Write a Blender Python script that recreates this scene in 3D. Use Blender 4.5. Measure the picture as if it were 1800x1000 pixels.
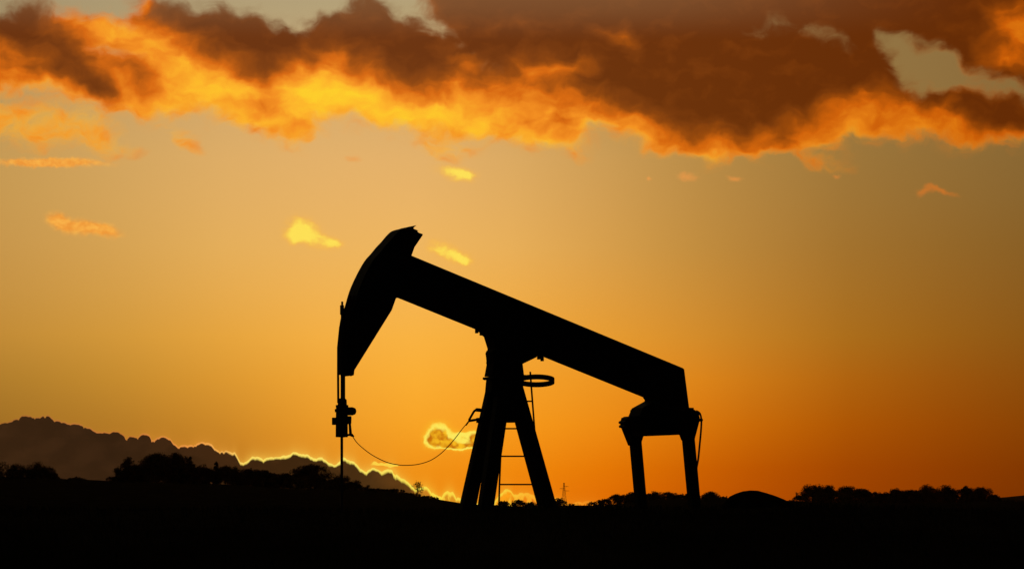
import bpy, bmesh, math, random
import numpy as np
from mathutils import Vector, Matrix

for o in list(bpy.data.objects):
    bpy.data.objects.remove(o)
C = bpy.context.scene
COL = C.collection
R = math.radians

# ------------------------------------------------------------------ camera
EYE = 1.6
PITCH = math.atan(385.0 / 4800.0)
cd = bpy.data.cameras.new("camera")
cam = bpy.data.objects.new("camera", cd)
COL.objects.link(cam)
cam.location = (0, 0, EYE)
cam.rotation_euler = (R(90) + PITCH, 0, 0)
cd.sensor_width = 36
cd.lens = 96
cd.clip_start = 0.1
cd.clip_end = 30000
C.camera = cam
C.view_settings.view_transform = 'Standard'
C.view_settings.look = 'None'
C.view_settings.exposure = 0
C.view_settings.gamma = 1

cp, sp = math.cos(PITCH), math.sin(PITCH)
def ray(u, v):
    x, y, z = (u - 900) / 4800.0, 1.0, (500 - v) / 4800.0
    return Vector((x, y * cp - z * sp, y * sp + z * cp))
def at(u, v, Y):
    d = ray(u, v)
    return Vector((0, 0, EYE)) + d * (Y / d.y)
def azel(u, v):
    d = ray(u, v)
    return math.degrees(math.atan2(d.x, d.y)), math.degrees(math.atan2(d.z, math.hypot(d.x, d.y)))
def unazel(az, el):
    az, el = R(az), R(el)
    x, y, z = math.sin(az) * math.cos(el), math.cos(az) * math.cos(el), math.sin(el)
    yy, zz = y * cp + z * sp, -y * sp + z * cp
    return 900 + 4800 * x / yy, 500 - 4800 * zz / yy

def lin1(c):
    c = c / 255.0
    return c / 12.92 if c <= 0.04045 else ((c + 0.055) / 1.055) ** 2.4
def lin(c):
    return tuple(lin1(x) for x in c)

# ------------------------------------------------------------------ world: sunset sky with a cloud deck
world = bpy.data.worlds.new("World")
C.world = world
world.use_nodes = True
WT = world.node_tree
WT.nodes.clear()

class V:                       # tiny expression layer over shader nodes
    def __init__(s, sock): s.s = sock
    def __add__(a, b): return m('ADD', a, b)
    def __radd__(a, b): return m('ADD', b, a)
    def __sub__(a, b): return m('SUBTRACT', a, b)
    def __rsub__(a, b): return m('SUBTRACT', b, a)
    def __mul__(a, b): return m('MULTIPLY', a, b)
    def __rmul__(a, b): return m('MULTIPLY', b, a)
    def __truediv__(a, b): return m('DIVIDE', a, b)
def put(nt, inp, v):
    if isinstance(v, V): nt.links.new(v.s, inp)
    else:
        if isinstance(v, (tuple, list)) and len(v) == 3 and len(getattr(inp, 'default_value', v)) == 4: v = (*v, 1)
        inp.default_value = v
def m(op, a, b=None, c=None, clamp=False):
    n = WT.nodes.new('ShaderNodeMath'); n.operation = op; n.use_clamp = clamp
    for i, x in enumerate((a, b, c)):
        if x is not None: put(WT, n.inputs[i], x)
    return V(n.outputs[0])
def vm(op, a, b=None, scale=None):
    n = WT.nodes.new('ShaderNodeVectorMath'); n.operation = op
    put(WT, n.inputs[0], a)
    if b is not None: put(WT, n.inputs[1], b)
    if scale is not None: put(WT, n.inputs['Scale'], scale)
    return V(n.outputs['Value'] if op in ('DOT_PRODUCT', 'LENGTH') else n.outputs['Vector'])
def comb(x, y, z=0.0):
    n = WT.nodes.new('ShaderNodeCombineXYZ')
    for i, q in enumerate((x, y, z)): put(WT, n.inputs[i], q)
    return V(n.outputs[0])
def sep(v):
    n = WT.nodes.new('ShaderNodeSeparateXYZ'); put(WT, n.inputs[0], v)
    return [V(o) for o in n.outputs]
def smooth(x, lo, hi, a=0.0, b=1.0):
    n = WT.nodes.new('ShaderNodeMapRange'); n.interpolation_type = 'SMOOTHSTEP'
    for i, q in enumerate((x, lo, hi, a, b)): put(WT, n.inputs[i], q)
    return V(n.outputs[0])
def noise(vec, scale, detail=5.0, rough=0.55, w=None, lac=2.0):
    n = WT.nodes.new('ShaderNodeTexNoise'); n.noise_dimensions = '3D'
    put(WT, n.inputs['Vector'], vec); n.inputs['Scale'].default_value = scale
    n.inputs['Detail'].default_value = detail; n.inputs['Roughness'].default_value = rough
    n.inputs['Lacunarity'].default_value = lac
    return V(n.outputs['Fac']), V(n.outputs['Color'])
def mix(f, a, b, mode='MIX'):
    n = WT.nodes.new('ShaderNodeMix'); n.data_type = 'RGBA'; n.blend_type = mode; n.clamp_factor = True
    put(WT, n.inputs[0], f); put(WT, n.inputs[6], a); put(WT, n.inputs[7], b)
    return V(n.outputs[2])
def ramp(f, pts):
    n = WT.nodes.new('ShaderNodeValToRGB'); put(WT, n.inputs[0], f)
    cr = n.color_ramp
    while len(cr.elements) < len(pts): cr.elements.new(0.5)
    for e, (p, c) in zip(cr.elements, pts): e.position = p; e.color = (*c, 1)
    return V(n.outputs[0])
def rgbcurve(fac, xs, cols):   # three functions of one coordinate, xs in 0..1
    n = WT.nodes.new('ShaderNodeRGBCurve')
    k = comb(fac, fac, fac)
    put(WT, n.inputs['Color'], k)
    for ch in range(3):
        cv = n.mapping.curves[ch]
        p = cv.points
        vals = [c[ch] for c in cols]
        p[0].location = (xs[0], vals[0]); p[1].location = (xs[-1], vals[-1])
        for x, y in zip(xs[1:-1], vals[1:-1]): p.new(x, y)
        for q in p: q.handle_type = 'VECTOR'
    n.mapping.update()
    return V(n.outputs[0])

tc = WT.nodes.new('ShaderNodeTexCoord')
dirv = vm('NORMALIZE', V(tc.outputs['Generated']))
dx, dy, dz = sep(dirv)
az = m('ARCTAN2', dx, dy) * (180 / math.pi)
el = m('ARCSINE', dz) * (180 / math.pi)
P0 = comb(az, el, 0.0)

def table(azv, elv, az0, az1, els, xs, rows):
    """2-D field: one curve over azimuth per elevation, blended between elevations"""
    f = m('DIVIDE', azv - az0, az1 - az0, clamp=True)
    out = None
    for i, e in enumerate(els):
        c = rgbcurve(f, xs, rows[i])
        h = els[1] - els[0]
        if i == 0: w = m('SUBTRACT', 1.0, (elv - e) / h)
        elif i == len(els) - 1: w = m('ADD', 1.0, (elv - e) / h)
        else: w = m('SUBTRACT', 1.0, m('ABSOLUTE', (elv - e) / h))
        w = m('MINIMUM', m('MAXIMUM', w, 0.0), 1.0)
        c = vm('SCALE', c, scale=w)
        out = c if out is None else vm('ADD', out, c)
    return out

# --- clear sky colours (sRGB as the sky shows them) over azimuth and elevation
GX = [-200, 0, 200, 400, 600, 750, 900, 1050, 1200, 1350, 1500, 1650, 1800, 2000]
GY = [0, 150, 300, 450, 575, 700, 790, 870]
GC = [
 [(156,140,104),(163,147,111),(168,152,115),(172,156,119),(175,160,122),(174,158,119),(168,150,112),(160,140,100),(154,132,90),(150,124,80),(146,118,72),(142,112,66),(134,104,60),(126,98,56)],
 [(180,145,88),(188,150,92),(200,160,102),(210,168,108),(214,172,112),(210,168,108),(202,160,100),(186,148,88),(172,136,78),(158,124,70),(150,118,66),(144,112,62),(138,106,58),(128,100,54)],
 [(192,148,78),(200,155,84),(212,165,94),(224,174,102),(230,178,106),(230,178,106),(222,171,98),(208,158,86),(190,143,73),(174,130,64),(158,118,57),(148,110,53),(138,103,50),(126,95,46)],
 [(190,142,70),(200,150,75),(214,162,82),(230,175,90),(238,181,94),(240,182,94),(233,175,88),(218,160,76),(198,144,64),(180,128,54),(162,113,44),(150,104,40),(138,95,36),(124,86,32)],
 [(186,132,52),(196,141,56),(212,153,60),(232,166,64),(247,178,70),(250,180,68),(243,170,60),(232,158,52),(215,144,46),(192,126,36),(170,110,28),(156,98,24),(142,88,22),(126,78,20)],
 [(160,112,37),(171,121,40),(192,134,42),(218,148,44),(244,164,46),(253,174,46),(248,160,36),(240,148,28),(228,134,20),(202,114,14),(176,94,8),(158,82,8),(142,74,8),(126,66,8)],
 [(140,94,30),(150,100,32),(168,110,34),(196,126,34),(236,150,34),(250,158,28),(249,150,18),(240,134,8),(216,109,2),(192,90,0),(168,75,0),(152,67,0),(136,60,0),(120,52,0)],
 [(130,80,26),(140,86,28),(160,96,28),(186,110,24),(226,130,20),(242,135,10),(240,122,4),(228,106,0),(205,90,0),(178,74,0),(154,62,0),(138,55,0),(122,48,0),(108,42,0)],
]
GC = np.array([[lin(c) for c in r] for r in GC])
def gsamp(u, v):
    v = min(max(v, GY[0]), GY[-1]); u = min(max(u, GX[0]), GX[-1])
    j = min(np.searchsorted(GY, v, side='right') - 1, len(GY) - 2)
    t = (v - GY[j]) / (GY[j + 1] - GY[j]); t = t * t * (3 - 2 * t) * 0.4 + t * 0.6
    row = GC[j] * (1 - t) + GC[j + 1] * t
    return [float(np.interp(u, GX, row[:, k])) for k in range(3)]
AZ0, AZ1 = -13.0, 13.0
g_el = list(np.linspace(-0.2, 10.9, 13))
g_x = list(np.linspace(0, 1, 27))
rows = [[gsamp(*unazel(AZ0 + x * (AZ1 - AZ0), e)) for x in g_x] for e in g_el]
clear = table(az, el, AZ0, AZ1, g_el, g_x, rows)

# --- the cloud deck: coverage, thickness, from soft shapes sampled onto the same kind of table
def sdf(u, v, poly):           # negative inside
    d = 1e9; inside = False
    n = len(poly)
    for i in range(n):
        x1, y1 = poly[i]; x2, y2 = poly[(i + 1) % n]
        ex, ey = x2 - x1, y2 - y1
        t = max(0, min(1, ((u - x1) * ex + (v - y1) * ey) / (ex * ex + ey * ey + 1e-9)))
        d = min(d, math.hypot(u - x1 - t * ex, v - y1 - t * ey))
        if (y1 > v) != (y2 > v) and u < (x2 - x1) * (v - y1) / (y2 - y1) + x1: inside = not inside
    return -d if inside else d
def sst(x): x = max(0, min(1, x)); return x * x * (3 - 2 * x)
def soft(u, v, poly, b): return sst(0.5 - sdf(u, v, poly) / (2 * b))
def ell(u, v, cx, cy, rx, ry, rot=0):
    c, s = math.cos(R(rot)), math.sin(R(rot))
    x, y = u - cx, v - cy
    x, y = (x * c + y * s) / rx, (-x * s + y * c) / ry
    return math.exp(-(x * x + y * y))
COV = [(-150,40),(0,25),(20,8),(45,3),(60,8),(75,25),(90,32),(105,26),(128,26),(140,38),(190,34),(225,40),(238,22),(240,5),(262,-4),(290,2),(330,8),(370,15),(385,5),(402,4),(415,18),(455,25),(475,38),(492,50),(510,46),(530,58),(545,32),(560,25),(590,25),(600,14),(630,-4),(662,-4),(685,15),(700,25),(725,30),(745,45),(770,58),(780,60),(775,45),(755,25),(740,8),(728,-6),(715,-60),(725,-200),(1950,-200),(1950,248),(1800,245),(1750,250),(1700,248),(1650,240),(1600,235),(1550,233),(1500,240),(1460,258),(1400,268),(1350,270),(1320,280),(1290,274),(1250,280),(1200,270),(1150,262),(1100,246),(1050,224),(1036,240),(1022,262),(980,258),(900,250),(850,240),(800,235),(760,235),(700,226),(640,216),(600,212),(562,215),(556,236),(530,258),(500,245),(470,235),(440,222),(410,228),(395,205),(350,190),(320,200),(250,200),(200,195),(150,180),(100,168),(0,158),(-150,160)]
GAP = [(1535,54),(1600,62),(1650,82),(1690,108),(1740,130),(1770,142),(1800,150),(1950,165),(1950,182),(1800,172),(1760,160),(1720,157),(1700,150),(1650,160),(1612,170),(1603,168),(1585,140),(1568,115),(1556,85)]
SLIT = [(1290,46),(1370,30),(1440,44),(1490,62),(1505,80),(1482,94),(1455,72),(1400,60),(1320,58)]
W1 = [(-100,180),(0,172),(60,185),(150,182),(190,200),(205,235),(245,264),(200,268),(130,258),(60,262),(0,250),(-100,245)]
W2 = [(285,210),(320,218),(348,245),(352,268),(330,265),(300,240)]
W3 = [(735,235),(800,232),(835,262),(800,270),(770,284),(745,262)]
DARK = [
 ([(-150,-60),(20,-50),(62,-30),(86,15),(100,50),(130,76),(160,108),(182,138),(182,162),(150,142),(120,125),(80,102),(40,88),(0,84),(-150,80)], 40, 1.0),
 ([(228,0),(270,-30),(300,-50),(410,-40),(500,0),(560,30),(545,92),(510,118),(470,140),(430,126),(390,108),(350,90),(310,60),(270,42)], 46, 1.0),
 ([(515,50),(540,0),(620,-60),(690,-50),(740,10),(790,60),(850,60),(900,100),(880,128),(850,134),(800,128),(770,148),(740,165),(680,142),(625,112),(590,86),(550,92)], 48, 1.0),
 ([(700,-90),(1560,-90),(1560,45),(1590,85),(1612,135),(1618,166),(1565,182),(1520,174),(1480,182),(1440,204),(1400,222),(1370,240),(1330,238),(1300,245),(1250,236),(1205,248),(1160,226),(1110,198),(1060,184),(1015,172),(995,142),(960,118),(930,108),(900,122),(860,120),(820,95),(770,62)], 46, 1.0),
 ([(1500,-90),(1950,-90),(1950,180),(1800,160),(1745,144),(1695,118),(1645,92),(1600,74),(1510,72)], 16, 1.02),
 ([(1612,172),(1640,160),(1700,154),(1740,160),(1800,166),(1950,180),(1950,240),(1800,226),(1750,230),(1690,216),(1630,200)], 24, 0.98),
]
def paint(u, v):
    a = max(soft(u, v, COV, 22), 0.5 * soft(u, v, COV, 60))
    a *= 1 - 0.95 * soft(u - 6, v - 6, GAP, 20)
    a *= 1 - 0.30 * soft(u, v, SLIT, 18)
    a *= 1 - 0.5 * ell(u, v, 1640, 60, 130, 14, 8) * 0
    a *= 1 - 0.25 * ell(u, v, 870, 122, 22, 10) - 0.35 * ell(u, v, 195, 95, 45, 14, 10) - 0.25 * ell(u, v, 800, 70, 40, 8, 40)
    a = max(a, 0.66 * soft(u, v, W1, 28), 0.62 * soft(u, v, W2, 16), 0.68 * soft(u, v, W3, 24))
    a = max(a, 0.45 * ell(u, v, 1440, 282, 60, 16, 12), 0.4 * ell(u, v, 1640, 158, 40, 14), 0.5 * ell(u, v, 1010, 272, 22, 12, 30))
    t = 0.32 + 0.14 * sst((300 - u) / 300) + 0.07 * sst((u - 1050) / 400)
    for x in [(560,168,150,26,8,-.22),(700,196,170,22,10,-.24),(560,205,90,12,0,-.1),(960,252,90,9,6,-.16),(370,165,80,30,20,-.16),
              (860,195,60,16,10,-.1),(290,90,70,20,0,-.05),(1120,212,80,9,25,-.12),(60,165,110,10,4,-.12),(290,192,80,8,0,-.12),(1240,262,90,10,0,-.08)]:
        t += x[5] * ell(u, v, *x[:5])
    for x in [(470,178,38,14,0,.24),(115,130,75,18,14,.36),(165,155,28,16,40,.32),(240,125,55,28,35,.3),(215,178,40,10,10,.12),(986,212,14,28,-32,.34),(900,160,70,22,0,.24),
              (820,160,70,14,-10,.14),(960,150,30,24,0,.2),(30,120,80,12,8,.12),(690,170,60,10,20,.08),(115,210,22,14,20,.25),(1740,232,90,8,0,.08),(1330,245,110,12,0,.06),(920,205,30,10,10,.14)]:
        t += x[5] * ell(u, v, *x[:5])
    for poly, b, val in DARK:
        k = soft(u, v, poly, b)
        t = t * (1 - k) + val * k
    for x in [(1092,64,38,15,8,-.34),(1015,114,44,10,-6,-.3),(880,44,120,12,0,-.1),(1795,60,62,58,-25,-.55),(1770,110,55,14,15,-.22),(1670,188,24,10,-30,-.35),(1510,168,22,14,20,-.3),
              (830,118,40,8,20,-.2),(1220,222,10,14,0,-.2),(1125,205,20,18,0,-.1),(620,30,60,24,0,-.06),(285,15,30,14,0,-.1),(252,8,14,12,0,-.4)]:
        t += x[5] * ell(u, v, *x[:5])
    kc = max(soft(u, v, COV, 26), 1.0 if v < 150 else 0.0)
    t = t * kc + (0.26 + 0.06 * sst((u - 1050) / 300)) * (1 - kc)
    return min(max(a, 0), 1), min(max(t, 0), 1)
d_el = list(np.linspace(6.75, 11.45, 33))
d_x = list(np.linspace(0, 1, 130))
rows = []
for e in d_el:
    r = []
    for x in d_x:
        u, v = unazel(AZ0 + x * (AZ1 - AZ0), e)
        a, t = paint(u, v)
        r.append((a, t, 0.0))
    rows.append(r)
warp1, wc1 = noise(P0, 1.5, 3.0, 0.45)
w1 = vm('SCALE', vm('SUBTRACT', wc1, (0.5, 0.5, 0.5)), scale=0.7)
P1 = vm('ADD', P0, w1)
a1, e1, _ = sep(P1)
deck = table(a1, e1, AZ0, AZ1, d_el, d_x, rows)
cov, thick, _ = sep(deck)
Pst = vm('MULTIPLY', P1, (1.0, 1.7, 1.0))
n2, _ = noise(Pst, 1.6, 4.5, 0.47)
n3, _ = noise(vm('MULTIPLY', P1, (1.0, 1.3, 1.0)), 6.0, 3.0, 0.5)
edge = cov * (1.0 - cov) * 4.0
cov2 = smooth(cov + (n2 - 0.5) * edge * 1.5 + (n3 - 0.5) * edge * 0.35, 0.08, 0.95)
th2 = m('ADD', thick + (n2 - 0.5) * smooth(thick, 0.6, 1.0, 0.62, 0.34), (n3 - 0.5) * 0.04, clamp=True)
ccol = ramp(th2, [(0.0, lin((255,206,40))), (0.18, lin((255,180,40))), (0.36, lin((244,142,30))), (0.54, lin((216,104,10))), (0.74, lin((156,74,8))), (0.9, lin((122,56,8))), (1.0, lin((105,45,4)))])
rt = smooth(az, 2.0, 10.5)
ccol = mix(rt, ccol, mix(1.0, ccol, (0.88, 0.80, 0.4), 'MULTIPLY'))
top = smooth(el, 9.6, 10.6) * smooth(th2, 0.6, 0.8) * (1.0 - rt)
ccol = mix(top * 0.35, ccol, lin((150, 110, 70)))
sky = mix(cov2 * 0.97, clear, ccol)

# --- small drifting clouds below the deck and the bright puff behind the post
wa, wca = noise(P0, 4.0, 3.5, 0.55)
P2 = vm('ADD', P0, vm('SCALE', vm('SUBTRACT', wca, (0.5, 0.5, 0.5)), scale=0.20))
wb, wcb = noise(P0, 8.0, 2.5, 0.5)
P3 = vm('ADD', P0, vm('SCALE', vm('SUBTRACT', wcb, (0.5, 0.5, 0.5)), scale=0.11))
def blob(P, cx, cy, rx, ry, rot=0):
    a, e = azel(cx, cy)
    k = 1 / 83.8
    c, s = math.cos(R(-rot)), math.sin(R(-rot))
    d = vm('SUBTRACT', P, (a, e, 0))
    x = vm('DOT_PRODUCT', d, (c / (rx * k), s / (rx * k), 0))
    y = vm('DOT_PRODUCT', d, (-s / (ry * k), c / (ry * k), 0))
    return m('EXPONENT', (x * x + y * y) * -1.0)
def add(*f):
    o = f[0]
    for q in f[1:]: o = o + q
    return o
ndet, _ = noise(vm('MULTIPLY', P2, (0.8, 1.3, 1.0)), 6.0, 4.0, 0.6)
yel = add(blob(P2,528,400,22,19), blob(P2,518,416,18,13), blob(P2,550,415,30,17,25), blob(P2,584,428,18,9), blob(P2,772,437,20,13,20), blob(P2,800,450,20,13,35), blob(P2,818,456,16,9), blob(P2,796,303,30,13,12), blob(P2,820,310,18,9))
yf = yel + (ndet - 0.5) * 1.1 * m('MINIMUM', yel * 2.0, 1.0)
sky = mix(smooth(yf, 0.03, 1.25) * 0.95, sky, mix(smooth(yf, 0.35, 1.3), lin((250, 184, 66)), lin((255, 226, 86))))
org = add(blob(P2,104,387,20,12,30), blob(P2,140,399,46,14,6), blob(P2,182,405,30,10,12), blob(P2,115,286,80,8,0), blob(P2,60,288,60,6,0), blob(P2,490,250,0.01,0.01))
org = smooth(org + (ndet - 0.5) * 0.6 * m('MINIMUM', org * 2.0, 1.0), 0.1, 1.0)
sky = mix(org * 0.92, sky, mix(smooth(ndet, 0.3, 0.75), lin((240, 150, 54)), lin((255, 184, 76))))
ro = add(blob(P2,1208,312,24,8,12), blob(P2,1290,314,16,5,15), blob(P2,1625,336,20,9,-30), blob(P2,1660,336,26,6,22), blob(P2,1142,314,6,5), blob(P2,1470,312,8,5), blob(P2,622,279,18,6))
ro = smooth(ro + (ndet - 0.5) * 1.1 * m('MINIMUM', ro * 2.0, 1.0), 0.2, 1.3)
sky = mix(ro * 0.8, sky, mix(rt, lin((236, 156, 76)), lin((206, 112, 34))))

pf = add(blob(P3,772,761,21,18,0), blob(P3,761,774,14,12), blob(P3,796,778,20,10,25), blob(P3,830,770,19,12), blob(P3,850,774,18,13), blob(P3,805,784,36,5), blob(P3,808,768,12,9) * 0.7)
nd3, _ = noise(P3, 6.0, 1.5, 0.5)
glow = smooth(pf, 0.02, 0.6)
sky = mix(smooth(pf, 0.005, 0.5) * 0.45, sky, lin((255, 196, 44)))
sky = mix(smooth(pf, 0.30, 0.56), sky, lin((255, 226, 80)))
sky = mix(smooth(pf + (nd3 - 0.5) * 0.5, 0.42, 0.66) * 0.65, sky, lin((255, 236, 96)))
core = smooth(pf + (nd3 - 0.5) * 0.9 - blob(P3,806,772,17,16) * 0.6, 0.56, 1.0)
sky = mix(core, sky, mix(smooth(nd3, 0.35, 0.68), lin((198, 108, 8)), lin((254, 192, 34))))
st = add(blob(P3,668,815,16,3.2,4), blob(P3,690,818,10,2.6))
sky = mix(smooth(st, 0.3, 0.6), sky, lin((255, 214, 70)))

# --- dark cloud bank on the horizon with its lit rim
BT = [(-120,752),(0,746),(20,741),(40,732),(57,730),(63,733),(70,736),(75,731),(84,731),(95,738),(110,742),(130,746),(145,745),(155,751),(168,760),(190,761),(198,759),(206,760),(225,764),(240,770),(250,763),(262,763),(275,769),(288,768),(300,773),(304,779),(315,783),(330,785),(338,782),(343,778),(360,778),(370,781),(380,790),(395,791),(405,797),(412,795),(416,800),(420,811),(425,816),(432,810),(445,803),(455,804),(480,805),(505,801),(515,796),(525,797),(540,800),(550,806),(568,805),(578,815),(590,818),(598,810),(603,804),(610,807),(622,812),(627,815),(629,823),(640,827),(655,823),(663,826),(672,829),(688,823),(697,829),(701,837),(715,847),(723,853),(731,860),(740,857),(750,856),(757,860),(766,868),(773,876),(780,868),(787,862),(795,862),(801,872),(808,877),(830,884),(868,886),(876,872),(884,862),(892,860),(900,865),(905,872),(915,867),(930,868),(942,873),(955,873),(968,874),(985,877),(1000,885),(1020,883),(1045,881),(1062,887),(1100,898),(1200,910)]
bel = [azel(u, v) for u, v in BT]
b_lo, b_hi = bel[0][0], bel[-1][0]
bf = m('DIVIDE', sep(P3)[0] - b_lo, b_hi - b_lo, clamp=True)
bf0 = m('DIVIDE', az - b_lo, b_hi - b_lo, clamp=True)
bxs = [(a - b_lo) / (b_hi - b_lo) for a, e in bel]
ys = [(e + 0.6) / 3.2 for a, e in bel]
topc = sep(rgbcurve(bf0, bxs, [(y, y, y) for y in ys]))[0] * 3.2 - 0.6
P1d = comb(az, el * 0.35, 4.0)
nb, _ = noise(P1d, 10.0, 2.5, 0.5)
nb2, _ = noise(P0, 5.0, 3.0, 0.6)
def billow(scale, off):
    n = WT.nodes.new('ShaderNodeTexVoronoi'); n.voronoi_dimensions = '1D'; n.feature = 'F1'
    put(WT, n.inputs['W'], az + off + (nb - 0.5) * 0.05); n.inputs['Scale'].default_value = scale; n.inputs['Randomness'].default_value = 0.9
    d = V(n.outputs['Distance'])
    return m('SQRT', m('MAXIMUM', 0.55 - d * d, 0.0))
bil = (billow(3.6, 3.0) - 0.62) * 0.13 + (billow(9.5, 8.0) - 0.62) * 0.055
dist = (topc - el) + bil + (nb - 0.5) * 0.03
def overU(pts):
    xs = [min(max((azel(u, 800)[0] - b_lo) / (b_hi - b_lo), 0), 1) for u, _ in pts]
    return rgbcurve(bf0, xs, [lin(c) for _, c in pts])
rimc = overU([(-120,(120,76,36)),(0,(165,100,46)),(80,(178,108,52)),(140,(200,120,58)),(230,(196,116,50)),(270,(228,140,66)),(340,(250,160,72)),(400,(255,190,92)),(430,(255,222,100)),(600,(255,232,104)),(700,(255,228,90)),(760,(255,224,70)),(820,(255,215,70)),(880,(255,212,60)),(950,(255,170,40)),(1010,(255,160,35)),(1060,(235,130,25)),(1200,(160,80,10))])
fill = overU([(-120,(50,31,14)),(0,(53,33,16)),(200,(50,31,15)),(400,(55,33,14)),(560,(58,36,14)),(650,(72,46,18)),(720,(88,54,18)),(750,(190,120,30)),(790,(225,150,34)),(820,(230,140,24)),(890,(235,150,22)),(940,(215,110,16)),(1010,(240,130,14)),(1060,(200,90,6)),(1200,(110,48,0))])
rimk = sep(overU([(-120,(60,60,60)),(150,(105,105,105)),(260,(150,150,150)),(400,(190,190,190)),(440,(255,255,255)),(780,(255,255,255)),(950,(220,220,220)),(1200,(90,90,90))]))[0]
halo = m('EXPONENT', m('MAXIMUM', el - topc, 0.0) * -9.0) * rimk
sky = mix(halo * 0.5, sky, mix(0.45, rimc, lin((255, 170, 40))))
inw = 0.030 - rimk * 0.018
inb = smooth(dist, inw * -1.0, inw)
nrw, _ = noise(P1d, 3.0, 2.0, 0.5)
rimw = 0.012 + rimk * smooth(nrw, 0.3, 0.7, 0.026, 0.062) + smooth(az, azel(600, 800)[0], azel(720, 800)[0]) * 0.016
rim = 1.0 - smooth(dist - (nb2 - 0.5) * 0.05, rimw * 0.45, rimw * 1.5)
lum = smooth(el, 0.1, 1.6)
nlm, _ = noise(vm('ADD', vm('MULTIPLY', P0, (1.0, 1.6, 1.0)), (0.0, 0.0, 7.0)), 1.6, 3.5, 0.5)
fillc = mix(smooth(nlm, 0.40, 0.64) * 0.5, fill, mix(1.0, fill, (1.55, 1.5, 1.5), 'MULTIPLY'))
hotw = smooth(az, azel(728, 850)[0], azel(775, 850)[0])
fillc = mix(smooth(nb, 0.46, 0.62) * hotw, fillc, mix(0.35, rimc, lin((255, 160, 30))))
bank = mix(m('MULTIPLY', rim, smooth(nb2, 0.15, 0.4, 0.65, 1.0)), fillc, rimc)
sky = mix(inb, sky, bank)

# --- away from the sunset the sky is dim
faz = smooth(m('ABSOLUTE', az + 1.0), 14.0, 70.0, 1.0, 0.0)
fel = smooth(el, 11.0, 45.0, 1.0, 0.0)
keep = faz * fel
dusk = mix(smooth(n2, 0.35, 0.7), (0.004, 0.0035, 0.004), (0.008, 0.006, 0.005))
sky = mix(keep, dusk, sky)
nis = WT.nodes.new('ShaderNodeTexSky')
nis.sky_type = 'NISHITA'
nis.sun_disc = False
nis.sun_elevation = R(0.8)
SUN_AZ = azel(830, 870)[0]
nis.sun_rotation = R(SUN_AZ)
bg1 = WT.nodes.new('ShaderNodeBackground'); put(WT, bg1.inputs[0], sky); bg1.inputs[1].default_value = 1.0
bg2 = WT.nodes.new('ShaderNodeBackground'); WT.links.new(nis.outputs[0], bg2.inputs[0]); bg2.inputs[1].default_value = 0.0
adds = WT.nodes.new('ShaderNodeAddShader')
wo = WT.nodes.new('ShaderNodeOutputWorld')
WT.links.new(bg1.outputs[0], adds.inputs[0]); WT.links.new(bg2.outputs[0], adds.inputs[1])
WT.links.new(adds.outputs[0], wo.inputs[0])

sl = bpy.data.lights.new("sun", 'SUN')
sl.energy = 0.35
sl.angle = R(1.5)
sl.color = (1.0, 0.5, 0.18)
so = bpy.data.objects.new("sun", sl)
COL.objects.link(so)
sd = Vector((math.sin(R(SUN_AZ)), math.cos(R(SUN_AZ)), math.tan(R(0.8))))
so.rotation_euler = sd.to_track_quat('Z', 'Y').to_euler()

# ------------------------------------------------------------------ materials
def material(name, col, rough=0.8, metal=0.0, var=0.3, scale=3.0, bump=0.0, spec=0.3):
    mt = bpy.data.materials.new(name); mt.use_nodes = True
    nt = mt.node_tree; b = nt.nodes['Principled BSDF']
    tcn = nt.nodes.new('ShaderNodeTexCoord'); n = nt.nodes.new('ShaderNodeTexNoise')
    n.inputs['Scale'].default_value = scale; n.inputs['Detail'].default_value = 6
    nt.links.new(tcn.outputs['Object'], n.inputs['Vector'])
    r = nt.nodes.new('ShaderNodeValToRGB')
    r.color_ramp.elements[0].position = 0.3; r.color_ramp.elements[1].position = 0.7
    r.color_ramp.elements[0].color = (*[c * (1 - var) for c in col], 1)
    r.color_ramp.elements[1].color = (*[c * (1 + var) for c in col], 1)
    nt.links.new(n.outputs['Fac'], r.inputs[0]); nt.links.new(r.outputs[0], b.inputs['Base Color'])
    b.inputs['Roughness'].default_value = rough; b.inputs['Metallic'].default_value = metal
    b.inputs['Specular IOR Level'].default_value = spec
    if bump:
        bp = nt.nodes.new('ShaderNodeBump'); bp.inputs['Strength'].default_value = bump
        nt.links.new(n.outputs['Fac'], bp.inputs['Height']); nt.links.new(bp.outputs[0], b.inputs['Normal'])
    return mt
M_PAINT = material('dark_machine_paint', (0.035, 0.036, 0.034), 0.7, 0.0, 0.3, 4, 0.1, 0.1)
M_RUST = material('rusty_steel', (0.045, 0.028, 0.02), 0.85, 0.0, 0.35, 6, 0.15, 0.1)
M_STEEL = material('worn_steel', (0.10, 0.10, 0.10), 0.6, 0.4, 0.2, 8, 0.05, 0.2)
M_ROPE = material('wire_rope', (0.05, 0.045, 0.04), 0.7, 0.2, 0.2, 40, 0.2, 0.2)
M_CABLE = material('brown_cable_sheath', (0.12, 0.06, 0.035), 0.7, 0.0, 0.2, 10, 0.0, 0.1)
M_CONC = material('concrete', (0.25, 0.24, 0.22), 0.9, 0.0, 0.2, 3, 0.2, 0.1)
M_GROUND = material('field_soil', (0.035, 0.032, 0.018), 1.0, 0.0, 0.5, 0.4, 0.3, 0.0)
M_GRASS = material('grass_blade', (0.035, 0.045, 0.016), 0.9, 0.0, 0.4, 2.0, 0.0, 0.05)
M_LEAF = [material('leaves_oak', (0.045, 0.055, 0.02), 0.9, 0, 0.4, 0.5, 0, 0.05), material('leaves_hawthorn', (0.05, 0.05, 0.022), 0.9, 0, 0.4, 0.6, 0, 0.05), material('leaves_autumn', (0.075, 0.05, 0.02), 0.9, 0, 0.4, 0.6, 0, 0.05)]
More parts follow.
